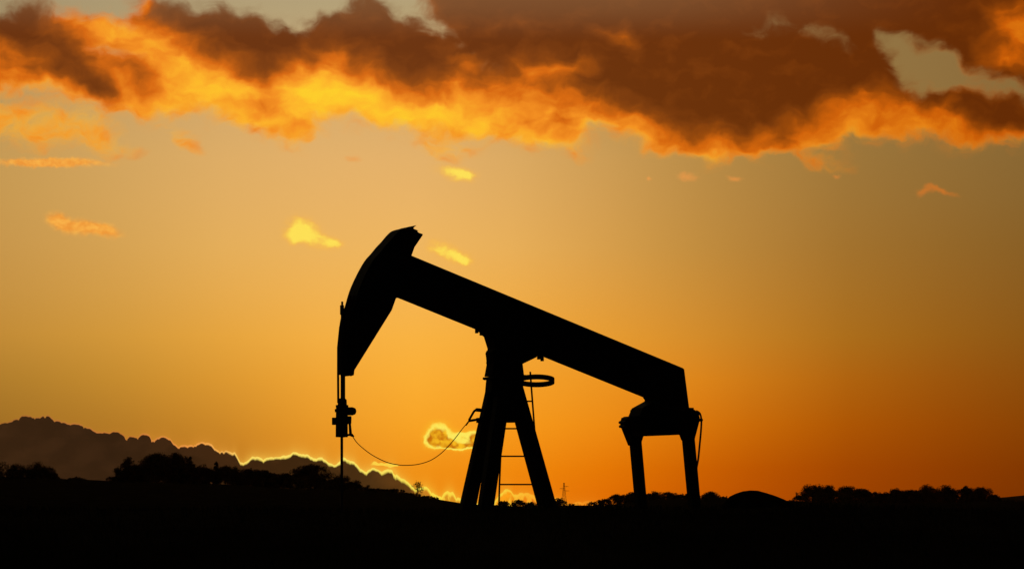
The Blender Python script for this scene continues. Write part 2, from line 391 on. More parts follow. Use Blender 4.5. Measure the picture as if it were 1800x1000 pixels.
M_BARK = material('bark', (0.06, 0.045, 0.03), 0.95, 0, 0.35, 3.0, 0.3, 0.05)
M_PYLON = material('galvanised_steel', (0.16, 0.16, 0.16), 0.6, 0.5, 0.1, 1.0, 0, 0.2)

# ------------------------------------------------------------------ helpers
def link(name, bm_or_mesh, mat, parent=None):
    if isinstance(bm_or_mesh, bmesh.types.BMesh):
        me = bpy.data.meshes.new(name); bm_or_mesh.to_mesh(me); bm_or_mesh.free()
    else: me = bm_or_mesh
    me.materials.append(mat)
    o = bpy.data.objects.new(name, me); COL.objects.link(o)
    if parent is not None: o.parent = parent
    return o
def tag(o, label=None, cat=None, group=None, kind=None):
    if label: o['label'] = label
    if cat: o['category'] = cat
    if group: o['group'] = group
    if kind: o['kind'] = kind
    return o
def empty(name, loc, rz=0):
    o = bpy.data.objects.new(name, None); COL.objects.link(o)
    o.location = loc; o.rotation_euler = (0, 0, rz); o.empty_display_size = 0.3
    return o
def prism(bm, A, B):           # two matching outlines joined
    a = [bm.verts.new(p) for p in A]; b = [bm.verts.new(p) for p in B]
    n = len(a)
    bm.faces.new(a); bm.faces.new(list(reversed(b)))
    for i in range(n):
        j = (i + 1) % n
        bm.faces.new((a[j], a[i], b[i], b[j]))
def fixn(bm):
    bmesh.ops.recalc_face_normals(bm, faces=bm.faces); return bm
def box(bm, c, d, rot=None):
    x, y, z = [q / 2 for q in d]
    pts = [Vector(p) for p in ((-x,-y,-z),(x,-y,-z),(x,y,-z),(-x,y,-z))]
    pt2 = [p + Vector((0, 0, 2 * z)) for p in pts]
    if rot is not None: pts = [rot @ p for p in pts]; pt2 = [rot @ p for p in pt2]
    c = Vector(c)
    prism(bm, [p + c for p in pts], [p + c for p in pt2])
def tube(bm, pts, r, n=8, cap=True):
    pts = [Vector(p) for p in pts]; rings = []
    rs = r if isinstance(r, (list, tuple)) else [r] * len(pts)
    ref = None
    for i, p in enumerate(pts):
        t = (pts[min(i + 1, len(pts) - 1)] - pts[max(i - 1, 0)]).normalized()
        if ref is None:
            ref = Vector((0, 0, 1)) if abs(t.z) < 0.9 else Vector((1, 0, 0))
        u = (ref - t * ref.dot(t)).normalized(); w = t.cross(u); ref = u
        rings.append([bm.verts.new(p + (u * math.cos(2 * math.pi * k / n) + w * math.sin(2 * math.pi * k / n)) * rs[i]) for k in range(n)])
    for a, b in zip(rings, rings[1:]):
        for k in range(n):
            bm.faces.new((a[k], a[(k + 1) % n], b[(k + 1) % n], b[k]))
    if cap:
        bm.faces.new(list(reversed(rings[0]))); bm.faces.new(rings[-1])
def bevel(o, w=0.012, seg=2):
    md = o.modifiers.new('bevel', 'BEVEL'); md.width = w; md.segments = seg; md.limit_method = 'ANGLE'; md.angle_limit = R(40)
    return o

def catm(pts, k=8):
    out = []
    Pn = [pts[0]] + pts + [pts[-1]]
    for i in range(1, len(Pn) - 2):
        p0, p1, p2, p3 = [Vector((*q, 0)) for q in Pn[i-1:i+3]]
        for j in range(k):
            t = j / k
            q = 0.5 * ((2*p1) + (-p0+p2)*t + (2*p0-5*p1+4*p2-p3)*t*t + (-p0+3*p1-3*p2+p3)*t**3)
            out.append((q.x, q.y))
    out.append(pts[-1]); return out

# ------------------------------------------------------------------ ground
RIDGE = [(-900,850),(-300,852),(0,849),(60,846),(110,845),(180,844),(230,848),(420,852),(520,860),(600,861),(640,862),(700,866),(760,876),(808,884),(870,889),(1000,891),(1060,890),(1110,884),(1180,877),(1260,876),(1290,880),(1400,883),(1600,883),(1760,882),(1900,884),(2600,884)]
RY = 600.0
def ridge_z(x, Y=RY):
    u = 900 + 4800 * x / RY
    v = float(np.interp(u, [p[0] for p in RIDGE], [p[1] for p in RIDGE]))
    return EYE + (885 - v) / 4800 * RY
PUMP_Y = 60.0
PUMP_G = -0.55
def bumpf(t): t = max(0, min(1, t)); return t * t * (3 - 2 * t)
def rnd_wave(x, y):
    return (math.sin(x * 0.31 + 1.3 * math.sin(y * 0.11)) + math.sin(y * 0.43 + x * 0.17 + 2) * 0.7 + math.sin(x * 1.1 + y * 0.7) * 0.35) / 2
def ground_z(x, y):
    near = 0.06 * rnd_wave(x, y) * bumpf((y + 60) / 40)
    crest = (1.535 + 0.02 * math.sin(x * 0.6) + 0.015 * math.sin(x * 1.7 + 1)) * math.exp(-((y - 34) / 9.0) ** 2)
    z = near * (1 - math.exp(-((y - 34) / 9.0) ** 2)) + crest
    z += (PUMP_G - 0.0) * bumpf((y - 40) / 12) * (1 - bumpf((y - 90) / 200))
    if abs(y - PUMP_Y) < 12 and abs(x) < 12: pass
    if y > 90:
        k = bumpf((y - 90) / (RY - 90))
        rz = ridge_z(x)
        z = z * (1 - k) + rz * k
        if y > RY:
            q = bumpf((y - RY) / 500)
            z = rz * (1 - q) + min(rz - 2.0, 0.2) * q
    return z
ys_ = [-250, -150, -80, -40, -20, -10, 0, 5] + [5 + i * 1.5 for i in range(1, 40)] + list(np.geomspace(68, 600, 40)) + list(np.geomspace(640, 3100, 26))
ts_ = [(-1 + 2 * i / 360) for i in range(361)]
verts, faces = [], []
for y in ys_:
    for t in ts_:
        tt = 0.25 * t + 0.75 * t * abs(t)
        x = tt * (260 + 0.9 * max(y, 0))
        verts.append((x, float(y), ground_z(x, y)))
W_ = len(ts_)
for i in range(len(ys_) - 1):
    for j in range(W_ - 1):
        faces.append((i * W_ + j, i * W_ + j + 1, (i + 1) * W_ + j + 1, (i + 1) * W_ + j))
me = bpy.data.meshes.new('ground'); me.from_pydata(verts, [], faces); me.update()
for p in me.polygons: p.use_smooth = True
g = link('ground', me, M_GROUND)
tag(g, kind='structure')

# far low hill on the right
def hill(name, pts, Y, depth):
    bm = bmesh.new(); 
    front, crest, back = [], [], []
    for u, v in pts:
        p = at(u, v, Y)
        crest.append(bm.verts.new(p))
        front.append(bm.verts.new((p.x, Y - depth, -4)))
        back.append(bm.verts.new((p.x, Y + depth, -4)))
    for i in range(len(pts) - 1):
        bm.faces.new((front[i], front[i+1], crest[i+1], crest[i])); bm.faces.new((crest[i], crest[i+1], back[i+1], back[i]))
    o = link(name, fixn(bm), M_GROUND); tag(o, kind='structure')
    return o
hill('far_hill', [(1640,884),(1680,881),(1720,877),(1745,875),(1770,873),(1800,870),(1850,866),(1920,868),(2000,872),(2150,880)], 2600, 300)

# grass on the near rise
rg = random.Random(5)
gv, gf = [], []
def blade(x, y, h, w, lean):
    a = rg.uniform(0, math.pi * 2); z = ground_z(x, y) - 0.01
    cx, sy = math.cos(a) * w, math.sin(a) * w
    la = rg.uniform(0, math.pi * 2); lx, ly = math.cos(la) * lean, math.sin(la) * lean
    b = len(gv)
    gv.extend([(x - cx, y - sy, z), (x + cx, y + sy, z), (x + lx * .4 + cx * .6, y + ly * .4 + sy * .6, z + h * .6), (x + lx * .4 - cx * .6, y + ly * .4 - sy * .6, z + h * .6), (x + lx, y + ly, z + h)])
    gf.extend([(b, b + 1, b + 2, b + 3), (b + 3, b + 2, b + 4)])
for i in range(42000):
    y = rg.uniform(22, 46); x = rg.uniform(-1, 1) * (4 + y * 0.24)
    h = rg.uniform(0.03, 0.09)
    if rg.random() < 0.012: h *= 1.5
    blade(x, y, h, rg.uniform(0.003, 0.007), h * rg.uniform(0.1, 0.5))
me = bpy.data.meshes.new('grass'); me.from_pydata(gv, [], gf); me.update()
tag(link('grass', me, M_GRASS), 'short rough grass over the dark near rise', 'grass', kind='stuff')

# ------------------------------------------------------------------ pumpjack
TH = R(29)
O = at(885, 885, PUMP_Y)
EX = Vector((math.cos(TH), math.sin(TH), 0)); EL = Vector((math.sin(TH), -math.cos(TH), 0))
pump = empty('pumpjack', (O.x, PUMP_Y, PUMP_G), TH)
tag(pump, 'large black oil pumpjack with tilted walking beam and curved horsehead', 'pumpjack')
Oxy = Vector((O.x, PUMP_Y, 0))
def P(u, v, lat=0.0):
    d = ray(u, v)
    n = EL
    t = (Oxy.dot(n) + lat) / (d.x * n.x + d.y * n.y)
    w = Vector((d.x * t, d.y * t, EYE + d.z * t))
    s_ = (w - Oxy).dot(EX)
    return Vector((s_, -lat, w.z - PUMP_G))      # the pumpjack's own frame
def slab(bm, pts, lc, w):      # pts: (u, v, side); side -1/0/+1 picks which face of the slab carries that outline point
    prof = [P(u, v, lc + sd_ * w / 2) for u, v, sd_ in pts]
    A = [Vector((p.x, -(lc - w / 2), p.z)) for p in prof]; B = [Vector((p.x, -(lc + w / 2), p.z)) for p in prof]
    prism(bm, A, B)
def part(name, bm, mat=M_PAINT, parent=None, bv=0.012):
    o = link(name, fixn(bm), mat, parent if parent is not None else pump)
    if bv: bevel(o, bv)
    return o

# walking beam: I-section with web stiffeners
bw = 0.44
bm = bmesh.new()
T0, T1 = P(722, 448.5, bw/2), P(1203, 647.5, bw/2)
B0, B1 = P(697, 523, -bw/2), P(1134, 703.5, -bw/2)
ax = (T1 - T0); ax.y = 0; ax.normalize(); up = Vector((-ax.z, 0, ax.x))
mid0 = T0.copy(); mid0.y = 0
hgt = (Vector((T0.x, 0, T0.z)) - Vector((B0.x, 0, B0.z))).dot(up)
Lb = (Vector((T1.x, 0, T1.z)) - Vector((T0.x, 0, T0.z))).dot(ax)
def beampt(a, h, l): return mid0 + ax * a + up * h + Vector((0, l, 0))
def bbox(bm, a0, a1, h0, h1, l0, l1):
    prism(bm, [beampt(a0, h0, l0), beampt(a1, h0, l0), beampt(a1, h1, l0), beampt(a0, h1, l0)], [beampt(a0, h0, l1), beampt(a1, h0, l1), beampt(a1, h1, l1), beampt(a0, h1, l1)])
a_s, a_e = -0.55, Lb - 0.02
bbox(bm, a_s, a_e, -0.04, 0, -bw/2, bw/2)
bbox(bm, a_s, a_e, -hgt, -hgt + 0.04, -bw/2, bw/2)
bbox(bm, a_s, a_e - 0.05, -hgt + 0.04, -0.04, -0.05, 0.05)
for a in [0.1, 0.5, 1.2, 2.1, 2.7, 3.3, 3.9, 4.8, 5.6, 6.3]:
    if a < Lb - 0.2: bbox(bm, a, a + 0.025, -hgt + 0.04, -0.04, -bw/2 + 0.02, bw/2 - 0.02)
part('walking_beam', bm)
# rear gusset that closes the beam end and drops to the equalizer
bm = bmesh.new()
slab(bm, [(1100,640,0),(1203,648,1),(1212,718,1),(1113,719,-1),(1131,707,-1),(1133,703.5,-1)], 0, 0.40)
part('tail_bracket', bm)
# bracket bolts under the beam
for (bu, bv_) in [(838,584),(846,588),(947,630),(953,633)]:
    bm = bmesh.new(); p = P(bu, bv_, -bw/2 + 0.04)
    tube(bm, [p + Vector((0, 0, 0.12)), p + Vector((0, 0, -0.02))], 0.045, 6)
    part('clamp_bolt', bm, M_STEEL, bv=0.004)

# horsehead
F = [(593.5,659),(592.6,640),(592.9,611),(594.7,590),(597.6,566),(601.5,550),(606,539),(614,512),(626,485),(640,460),(652,446),(661,435),(670,425.5),(678,416),(685,409),(690,406),(697,403.8)]
back = [(734.5,408.5,1),(743.5,411.5,1),(743,414,1),(729,434.5,1),(723.8,449,1),(724.5,520,0),(696.5,524,1),(689,545,1),(617,660.5,1),(608,660.5,-1)]
bm = bmesh.new()
slab(bm, [(u + 3.5, v + (2 if v < 560 else 0), -1) for u, v in catm(F, 2)] + [(702,403.6,-1),(713,402,-1)] + back, 0, 0.34)
hh = part('horsehead', bm)
bm = bmesh.new()
F2 = catm(F, 3)
fo = [P(u, v, -0.23) for u, v in F2]; 
fo = [Vector((p.x, 0, p.z)) for p in fo]
fi = []
for i, p in enumerate(fo):
    t = fo[min(i + 1, len(fo) - 1)] - fo[max(i - 1, 0)]; nrm = Vector((t.z, 0, -t.x)).normalized()
    fi.append(p + nrm * 0.05)
if (fi[15] - fo[15]).x < 0: fi = [a * 2 - b for a, b in zip(fo, fi)]
for i in range(len(fo) - 1):
    q = [fo[i], fo[i+1], fi[i+1], fi[i]]
    prism(bm, [a + Vector((0, -0.23, 0)) for a in q], [a + Vector((0, 0.23, 0)) for a in q])
bmesh.ops.remove_doubles(bm, verts=bm.verts, dist=0.001)
part('cable_track', bm, parent=hh, bv=0)
bm = bmesh.new()
slab(bm, [(698,404,-1),(705,401.5,-1),(713,400.5,-1),(717.5,398.8,-1),(726,401.6,1),(736,405.6,1),(733.5,406.5,1),(731,412,0),(700,412,0)], 0, 0.40)
part('head_cap', bm, parent=hh, bv=0.004)

# bridle ropes down to the carrier bar, polished rod, load cell
def rope(name, pts, lat, r, mat=M_ROPE, parent=None, n=8):
    bm = bmesh.new(); tube(bm, [P(u, v, lat) for u, v in pts], r, n)
    return part(name, bm, mat, parent, 0)
rope('bridle_rope', [(616,520),(606,545),(598,575),(594.4,611),(594.3,660),(594.6,708)], -0.10, 0.026)
rope('bridle_rope', [(624,520),(613,545),(607,575),(604.4,611),(604.2,660),(604.2,708)], 0.10, 0.034)
rod = rope('polished_rod', [(601.5,538),(601.2,600),(601,700),(600.8,770),(600.8,850),(600.8,960),(600.8,1010)], -0.02, 0.031, M_STEEL)
bm = bmesh.new(); tube(bm, [P(601.5,530,-.02), P(601.5,538,-.02)], 0.024, 8); tube(bm, [P(601.2,536.5,-.02), P(601.2,553,-.02)], 0.044, 10)
part('rod_coupling', bm, M_STEEL, rod, 0)
cb_ = bmesh.new()
slab(cb_, [(590,711.5,-1),(612.5,711.5,1),(612.5,716,1),(590,716,-1)], 0, 0.26)
slab(cb_, [(593.5,700,-1),(606,699.5,1),(609.5,702,1),(610,712,1),(593.5,712,-1)], 0, 0.16)
slab(cb_, [(590.5,716,-1),(611.5,716,1),(611.5,768,1),(589.8,768,-1),(590,740,-1)], 0, 0.22)
slab(cb_, [(588,720,-1),(592,718,0),(592,724,0),(589.5,724,-1)], 0, 0.18)
carrier = part('carrier_bar', cb_, M_RUST)
bm = bmesh.new(); slab(bm, [(583,733.5,-1),(592,733.5,1),(592,746.5,1),(583,746.5,-1)], 0, 0.10)
part('clamp_block', bm, M_RUST, carrier)
bm = bmesh.new()
a, b = P(608, 722.5, 0.05), P(620, 722.5, 0.05)
tube(bm, [a, b, b + (b - a) * 0.30, b + (b - a) * 0.45], [0.088, 0.088, 0.07, 0.03], 16)
part('load_cell', bm, M_RUST, carrier, 0)
bm = bmesh.new(); slab(bm, [(609,731,0),(616,731,0),(618,736,1),(617.5,745,1),(609,745,0)], 0.05, 0.10)
slab(bm, [(613.5,744,0),(616,744,0),(618,763,0),(614.5,763,0)], 0.05, 0.05)
slab(bm, [(612,762,0),(619,762,0),(622,766,0),(621,768,0),(616,766,0),(612,766,0)], 0.05, 0.05)
part('cable_clip', bm, M_RUST, carrier, 0)
# wellhead under the rod
wb_ = P(600.8, 1010, -0.02)
bm = bmesh.new(); 
x0 = wb_.x
tube(bm, [(x0, 0.02, -0.1), (x0, 0.02, 0.35)], 0.16, 20); tube(bm, [(x0, 0.02, 0.35), (x0, 0.02, 0.42)], 0.24, 20)
tube(bm, [(x0, 0.02, 0.42), (x0, 0.02, 0.85)], 0.11, 16); tube(bm, [(x0, 0.02, 0.85), (x0, 0.02, 0.92)], 0.17, 16); tube(bm, [(x0, 0.02, 0.92), (x0, 0.02, 1.25)], 0.07, 12)
tube(bm, [(x0 - 0.7, 0.02, 0.64), (x0 + 0.4, 0.02, 0.64)], 0.06, 12)
link_ = link('wellhead', fixn(bm), M_RUST); link_.matrix_world = Matrix.Translation(pump.location) @ Matrix.Rotation(TH, 4, 'Z')
tag(link_, 'squat steel wellhead under the polished rod', 'wellhead')

# sagging signal cable from carrier bar to bracket on the post
sc = catm([(619,765),(627,777),(640,789),(657,801),(680,812),(700,816.5),(716,817.3),(735,815.5),(755,809.5),(772,799),(786,786),(800,770),(813,753),(824,740)])
o = rope('signal_cable', sc, 0.05, 0.009, M_CABLE, None, 6)
bm = bmesh.new()
tube(bm, [P(824,739.5,0.0), P(846,736,0.0)], 0.028, 8)
tube(bm, [P(x_, y_, 0.0) for x_, y_ in catm([(824.5,738),(829,730),(834,722),(840,719)], 4)], 0.027, 8)
slab(bm, [(838,717,0),(848,718,0),(848,724,0),(838,723,0)], 0, 0.1)
slab(bm, [(839,734,0),(848,734,0),(848,743,0),(839,743,0)], 0, 0.1)
tube(bm, [P(819,747,0.03), P(824.5,739.5,0.0)], 0.018, 8)
part('cable_bracket', bm, M_PAINT, None, 0)

# centre bearing between beam and samson post
bm = bmesh.new()
slab(bm, [(838,580,-1),(847,590,-1),(850,592,-1),(856.5,613,-1),(854,640,-1),(918,640,1),(944,627.5,1),(941,600,0),(860,570,0)], 0, 0.42)
sb = part('saddle_bearing', bm)
bm = bmesh.new()
slab(bm, [(855,616,-1),(852.8,621,-1),(854,629,-1),(855,640,-1),(851,662,-1),(922,662,1),(919,638,1),(919,616,0)], 0, 0.34)
for l in (-0.28, 0.28): tube(bm, [P(888,634,l), P(888,634,l * 0.5)], 0.16, 20)
part('bearing_housing', bm, M_RUST, sb)
bm = bmesh.new()
slab(bm, [(848,663,-1),(925,659,1),(925,665,1),(921,668,1),(851,668,-1),(848,667,-1)], 0, 0.5)
slab(bm, [(854,668,-1),(919,668,1),(921,685,1),(912,700,0),(906,742.5,0),(888.5,742.5,0),(866,700,0),(852,690,-1)], 0, 0.30)
part('post_head', bm)

# samson post legs: each a tapered box section running down to the skid
def leg(TL, TR, BR, BL, ct, cb, w):
    bm = bmesh.new()
    def q(u, v, c, sgn): return P(u, v, c + sgn * w / 2)
    tl, tr, br, bl = q(*TL, ct, -1), q(*TR, ct, 1), q(*BR, cb, 1), q(*BL, cb, -1)
    wy = Vector((0, w / 2, 0))
    def fr(p, c): return [Vector((p.x, -c - w / 2, p.z)), Vector((p.x, -c + w / 2, p.z))]
    a = fr(tl, ct), fr(tr, ct), fr(br, cb), fr(bl, cb)
    prism(bm, [x[0] for x in a], [x[1] for x in a])
    return part('leg', bm)
leg((857,668),(881,668),(806.5,1049),(770.5,1049),-0.14,-0.62,0.20)
leg((872,668),(902,668),(845,1049),(815,1049),0.14,0.62,0.20)
leg((884,668),(917,668),(1024.5,1049),(988,1049),0,0,0.30)

# ladder with a safety hoop
LL = -0.45
lad = empty('ladder', (0, 0, 0)); lad.parent = pump
def lp(name, bm): return part(name, bm, M_PAINT, lad, 0)
railL = [(885.5,668),(878,850),(873.5,1045)]
railR = [(932,653),(934,680),(939.5,752),(946,850),(958,1045)]
for rl in (railL, railR):
    bm = bmesh.new(); tube(bm, [P(u, v, LL) for u, v in rl], 0.021, 8); lp('rail', bm)
def railx(rl, v): return float(np.interp(v, [q[1] for q in rl], [q[0] for q in rl]))
for v in [705, 753, 801.5, 851, 900, 949, 998]:
    bm = bmesh.new(); tube(bm, [P(railx(railL, v), v, LL), P(railx(railR, v), v, LL)], 0.017, 8); lp('rung', bm)
bm = bmesh.new()
cc = P(940, 667, 0.0); rr = 0.46
N = 48
lx = []
tilt = -0.18
hc = P(943, 667.5, 0.0)
ellp = []
for i in range(N):
    a_ = 2 * math.pi * i / N
    # world directions: screen-right is +X world
    wx, wy = math.cos(a_), math.sin(a_)
    loc = Vector((wx * math.cos(TH) + wy * math.sin(TH), -wx * math.sin(TH) + wy * math.cos(TH), 0))
    ellp.append(hc + loc * 0.40 + Vector((0, 0, wy * tilt * 0.40 - 0.02)))
for i in range(N):
    j = (i + 1) % N
    def inn(p): return hc + (p - hc) * 0.93
    A = [ellp[i], ellp[j], inn(ellp[j]), inn(ellp[i])]
    dzv = Vector((0, 0, 0.054))
    prism(bm, [p - dzv for p in A], [p + dzv for p in A])
bmesh.ops.remove_doubles(bm, verts=bm.verts, dist=0.001)
lp('safety_hoop', bm)
bm = bmesh.new()
slab(bm, [(915,658.5,0),(934,659,0),(934,664,0),(915,664,0)], 0.3, 0.05)
lp('hoop_bracket', bm)
bm = bmesh.new()
slab(bm, [(915,671,0),(934,671.5,0),(934,677,0),(915,676,0)], -0.42, 0.05)
lp('hoop_bracket', bm)

# equalizer beam across the tail, two pitman arms with their top bearings
Lq = 0.98
bm = bmesh.new()
c1, c2 = P(1149, 718, 0), P(1177, 718, 0); c3 = P(1164, 764.5, 0)
q = [Vector((c1.x - .03, 0, c1.z)), Vector((c2.x + .03, 0, c1.z)), Vector((c2.x, 0, c3.z)), Vector((c1.x, 0, c3.z))]
prism(bm, [a + Vector((0, -Lq, 0)) for a in q], [a + Vector((0, Lq, 0)) for a in q])
eq = part('equalizer_beam', bm)
bm = bmesh.new(); slab(bm, [(1131,706,-1),(1110,717.6,-1),(1104,732,-1),(1131,760,0),(1150,765.5,0),(1192,763.5,1),(1200,745,0),(1212,717.6,1),(1195,700,0)], 0, 0.5)
part('tail_bearing', bm, M_PAINT, eq)
def pit(cap, arm, lat, bolts):
    bm = bmesh.new(); slab(bm, arm, lat, 0.20)
    o = part('pitman_arm', bm)
    bm = bmesh.new(); slab(bm, cap, lat, 0.26)
    part('arm_head', bm, M_RUST, o, 0.02)
    for (u, v) in bolts:
        bm = bmesh.new(); p = P(u, v, lat); tube(bm, [p + Vector((0, -0.13, 0)), p + Vector((0, 0.13, 0))], 0.035, 8)
        part('bolt', bm, M_STEEL, o, 0)
    return o
pit([(1103.4,732,-1),(1095.5,732,-1),(1091,737,-1),(1089,741,-1),(1090,749,-1),(1103.5,783,-1),(1128.5,783,1),(1128.5,777,1),(1132,766,1),(1132,732,1)],
    [(1105,770,-1),(1127.8,770,1),(1150.5,1030,1),(1128.5,1030,-1)], -1.15, [(1099,736),(1094.5,742),(1095,749)])
pit([(1196,717,0),(1212,717.5,1),(1222.5,720,1),(1229,727,1),(1231,736,1),(1229.5,743,1),(1221.3,774,1),(1197,774,-1),(1192.5,762,-1),(1190,740,-1)],
    [(1197,760,-1),(1220.8,760,1),(1245.5,1030,1),(1222,1030,-1)], 1.15, [(1224,727),(1228,738)])
rope('hose', catm([(1224,722),(1230,726),(1232.8,737),(1232.3,755),(1230,780),(1227.5,805),(1224.5,822)], 6), 1.2, 0.022, M_CABLE)

# drive end on the skid, low behind the rise
def pb(name, c, d, mat=M_PAINT, parent=None, bv=0.03):
    bm = bmesh.new(); box(bm, c, d); return part(name, bm, mat, parent, bv)
pL, pR = P(1139.5, 1022, -1.15), P(1233.5, 1022, 1.15)
cx = (pL.x + pR.x) / 2 - 0.15
gz = 1.15
pb('skid', (0.9, 0, 0.16), (9.2, 1.9, 0.24), M_RUST)
gb = pb('gearbox', (cx - 0.25, 0, 0.85), (1.2, 1.1, 1.15))
for s_ in (-1, 1):
    bm = bmesh.new()
    tube(bm, [(cx, s_ * 0.80, gz), (cx, s_ * 0.98, gz)], 0.16, 16)
    pin = Vector(((pL if s_ > 0 else pR).x, s_ * 0.88, (pL if s_ > 0 else pR).z))
    dirp = (pin - Vector((cx, s_ * 0.88, gz))); dirp.y = 0; L_ = max(dirp.length, 0.2); dirp.normalize(); nn = Vector((-dirp.z, 0, dirp.x))
    c0 = Vector((cx, 0, gz))
    poly = [c0 - dirp * 0.25 + nn * 0.2, c0 + dirp * (L_ + 0.15) + nn * 0.14, c0 + dirp * (L_ + 0.15) - nn * 0.14, c0 - dirp * 0.25 - nn * 0.2]
    prism(bm, [p + Vector((0, s_ * 0.80, 0)) for p in poly], [p + Vector((0, s_ * 0.95, 0)) for p in poly])
    tube(bm, [pin + Vector((0, -s_ * 0.1, 0)), pin + Vector((0, s_ * 0.32, 0))], 0.07, 12)
    part('crank', bm)
pb('motor', (cx - 1.9, 0, 0.62), (0.9, 0.6, 0.6), M_RUST)
for (u0, l) in ((786.5, -0.62), (830, 0.62), (1006, 0)):
    p = P(u0, 1045, l); pb('foot_plate', (p.x, -l, 0.29), (0.6, 0.5, 0.04), M_RUST, bv=0.008)
slabo = bmesh.new(); box(slabo, (0.9, 0, -0.12), (10.2, 2.6, 0.32))
fo_ = link('foundation', fixn(slabo), M_CONC); fo_.matrix_world = Matrix.Translation(pump.location) @ Matrix.Rotation(TH, 4, 'Z')
tag(fo_, 'long concrete pad beneath the pumpjack', 'foundation')

# ------------------------------------------------------------------ rounded mound by the right hedge
bm = bmesh.new()
MY = 120.0
mp = [(1268,890),(1275,879),(1283,872),(1293,867),(1305,863),(1318,861.3),(1332,861.8),(1346,865.5),(1362,870.5),(1378,877),(1396,886)]
cpts = [at(u, v, MY) for u, v in mp]
zb = ground_z(cpts[0].x, MY) - 0.2
prev = None
K = 14
for i, p in enumerate(cpts):
    ring = []
    hh_ = p.z - zb; rw = 1.7 * math.sin(math.pi * (0.12 + 0.76 * i / (len(cpts) - 1)))
    for k in range(K + 1):
        a_ = math.pi * k / K
        ring.append(bm.verts.new((p.x + 0.01 * math.sin(k * 5 + i), MY + math.cos(a_) * rw, zb + math.sin(a_) * hh_)))
    if prev:
        for k in range(K): bm.faces.new((prev[k], prev[k+1], ring[k+1], ring[k]))
    else: bm.faces.new(ring)
    prev = ring
bm.faces.new(list(reversed(prev)))
for f in bm.faces: f.smooth = len(f.verts) == 4
mo = link('earth_mound', fixn(bm), M_GROUND)
tag(mo, 'smooth low rounded earth mound right of the pumpjack tail', 'mound')

# ------------------------------------------------------------------ pylon far off
def lattice_pylon(u, vtop, vbase, Y):
    b = at(u, vbase, Y); tp = at(u, vtop, Y); H = tp.z - b.z
    e = empty('electricity_pylon', b, R(20))
    tag(e, 'distant steel lattice electricity pylon on the horizon beside the post leg', 'pylon')
    k = Y / 4800.0
    bm = bmesh.new()
    def wd(z): return (3.4 * (1 - z / H) ** 1.3 + 0.8) * k
    r_ = 0.17 * k
    lv = [0, .18, .34, .48, .6, .7, .8, .9, 1.0]
    for sx in (-1, 1):
        for sy in (-1, 1):
            tube(bm, [(sx * wd(f * H) , sy * wd(f * H), f * H) for f in lv], r_, 5)
    for f0, f1 in zip(lv, lv[1:]):
        w0, w1_ = wd(f0 * H), wd(f1 * H)
        for s_ in (-1, 1):
            tube(bm, [(-w0, s_ * w0, f0 * H), (w1_, s_ * w1_, f1 * H)], r_ * .7, 4); tube(bm, [(w0, s_ * w0, f0 * H), (-w1_, s_ * w1_, f1 * H)], r_ * .7, 4)
            tube(bm, [(s_ * w0, -w0, f0 * H), (s_ * w1_, w1_, f1 * H)], r_ * .7, 4)
    link('tower_frame', fixn(bm), M_PYLON, e)
    for z, hl in ((H * 0.93, 0), (H - 6.5 * k, 8.5), (H - 10.2 * k, 8.5), (H - 14 * k, 9.5)):
        if hl == 0: continue
        for s_ in ((1,) if abs(z - (H - 6.5 * k)) < 1e-6 else ((-1,) if abs(z - (H - 10.2 * k)) < 1e-6 else (1,))):
            bm = bmesh.new()
            tube(bm, [(0, 0, z + 0.6 * k), (s_ * hl * k, 0, z)], r_ * 1.1, 5); tube(bm, [(0, 0, z - 0.6 * k), (s_ * hl * k, 0, z)], r_ * 1.1, 5)
            for q_ in (0.5, 1.0): tube(bm, [(s_ * hl * k * q_, 0, z), (s_ * hl * k * q_, 0, z - 1.2 * k)], r_ * .7, 5)
            link('cross_arm', fixn(bm), M_PYLON, e)
lattice_pylon(991.5, 848, 886, 2600)

# ------------------------------------------------------------------ trees
def rdir(rg):
    while True:
        v = Vector((rg.uniform(-1, 1), rg.uniform(-1, 1), rg.uniform(-1, 1)))
        if 0.05 < v.length < 1: return v.normalized()
def branches(bm, rg, p, d, L, r, depth, tips, spread=0.6, minr=0.02):
    n = 3
    pts = [p]; q = p.copy(); dd = d.copy()
    for i in range(n):
        dd = (dd + rdir(rg) * 0.22 + Vector((0, 0, 0.06))).normalized(); q = q + dd * L / n; pts.append(q.copy())
    tube(bm, pts, [max(minr, r * (1 - 0.13 * i)) for i in range(n + 1)], 4 if r < 0.1 else 6, cap=False)
    tips.append(q.copy())
    if depth == 0: return
    for i in range(rg.choice((2, 3, 3))):
        nd = (dd + rdir(rg) * spread).normalized()
        branches(bm, rg, pts[rg.choice((2, 3))], nd, L * rg.uniform(0.6, 0.8), r * 0.6, depth - 1, tips, spread, minr)
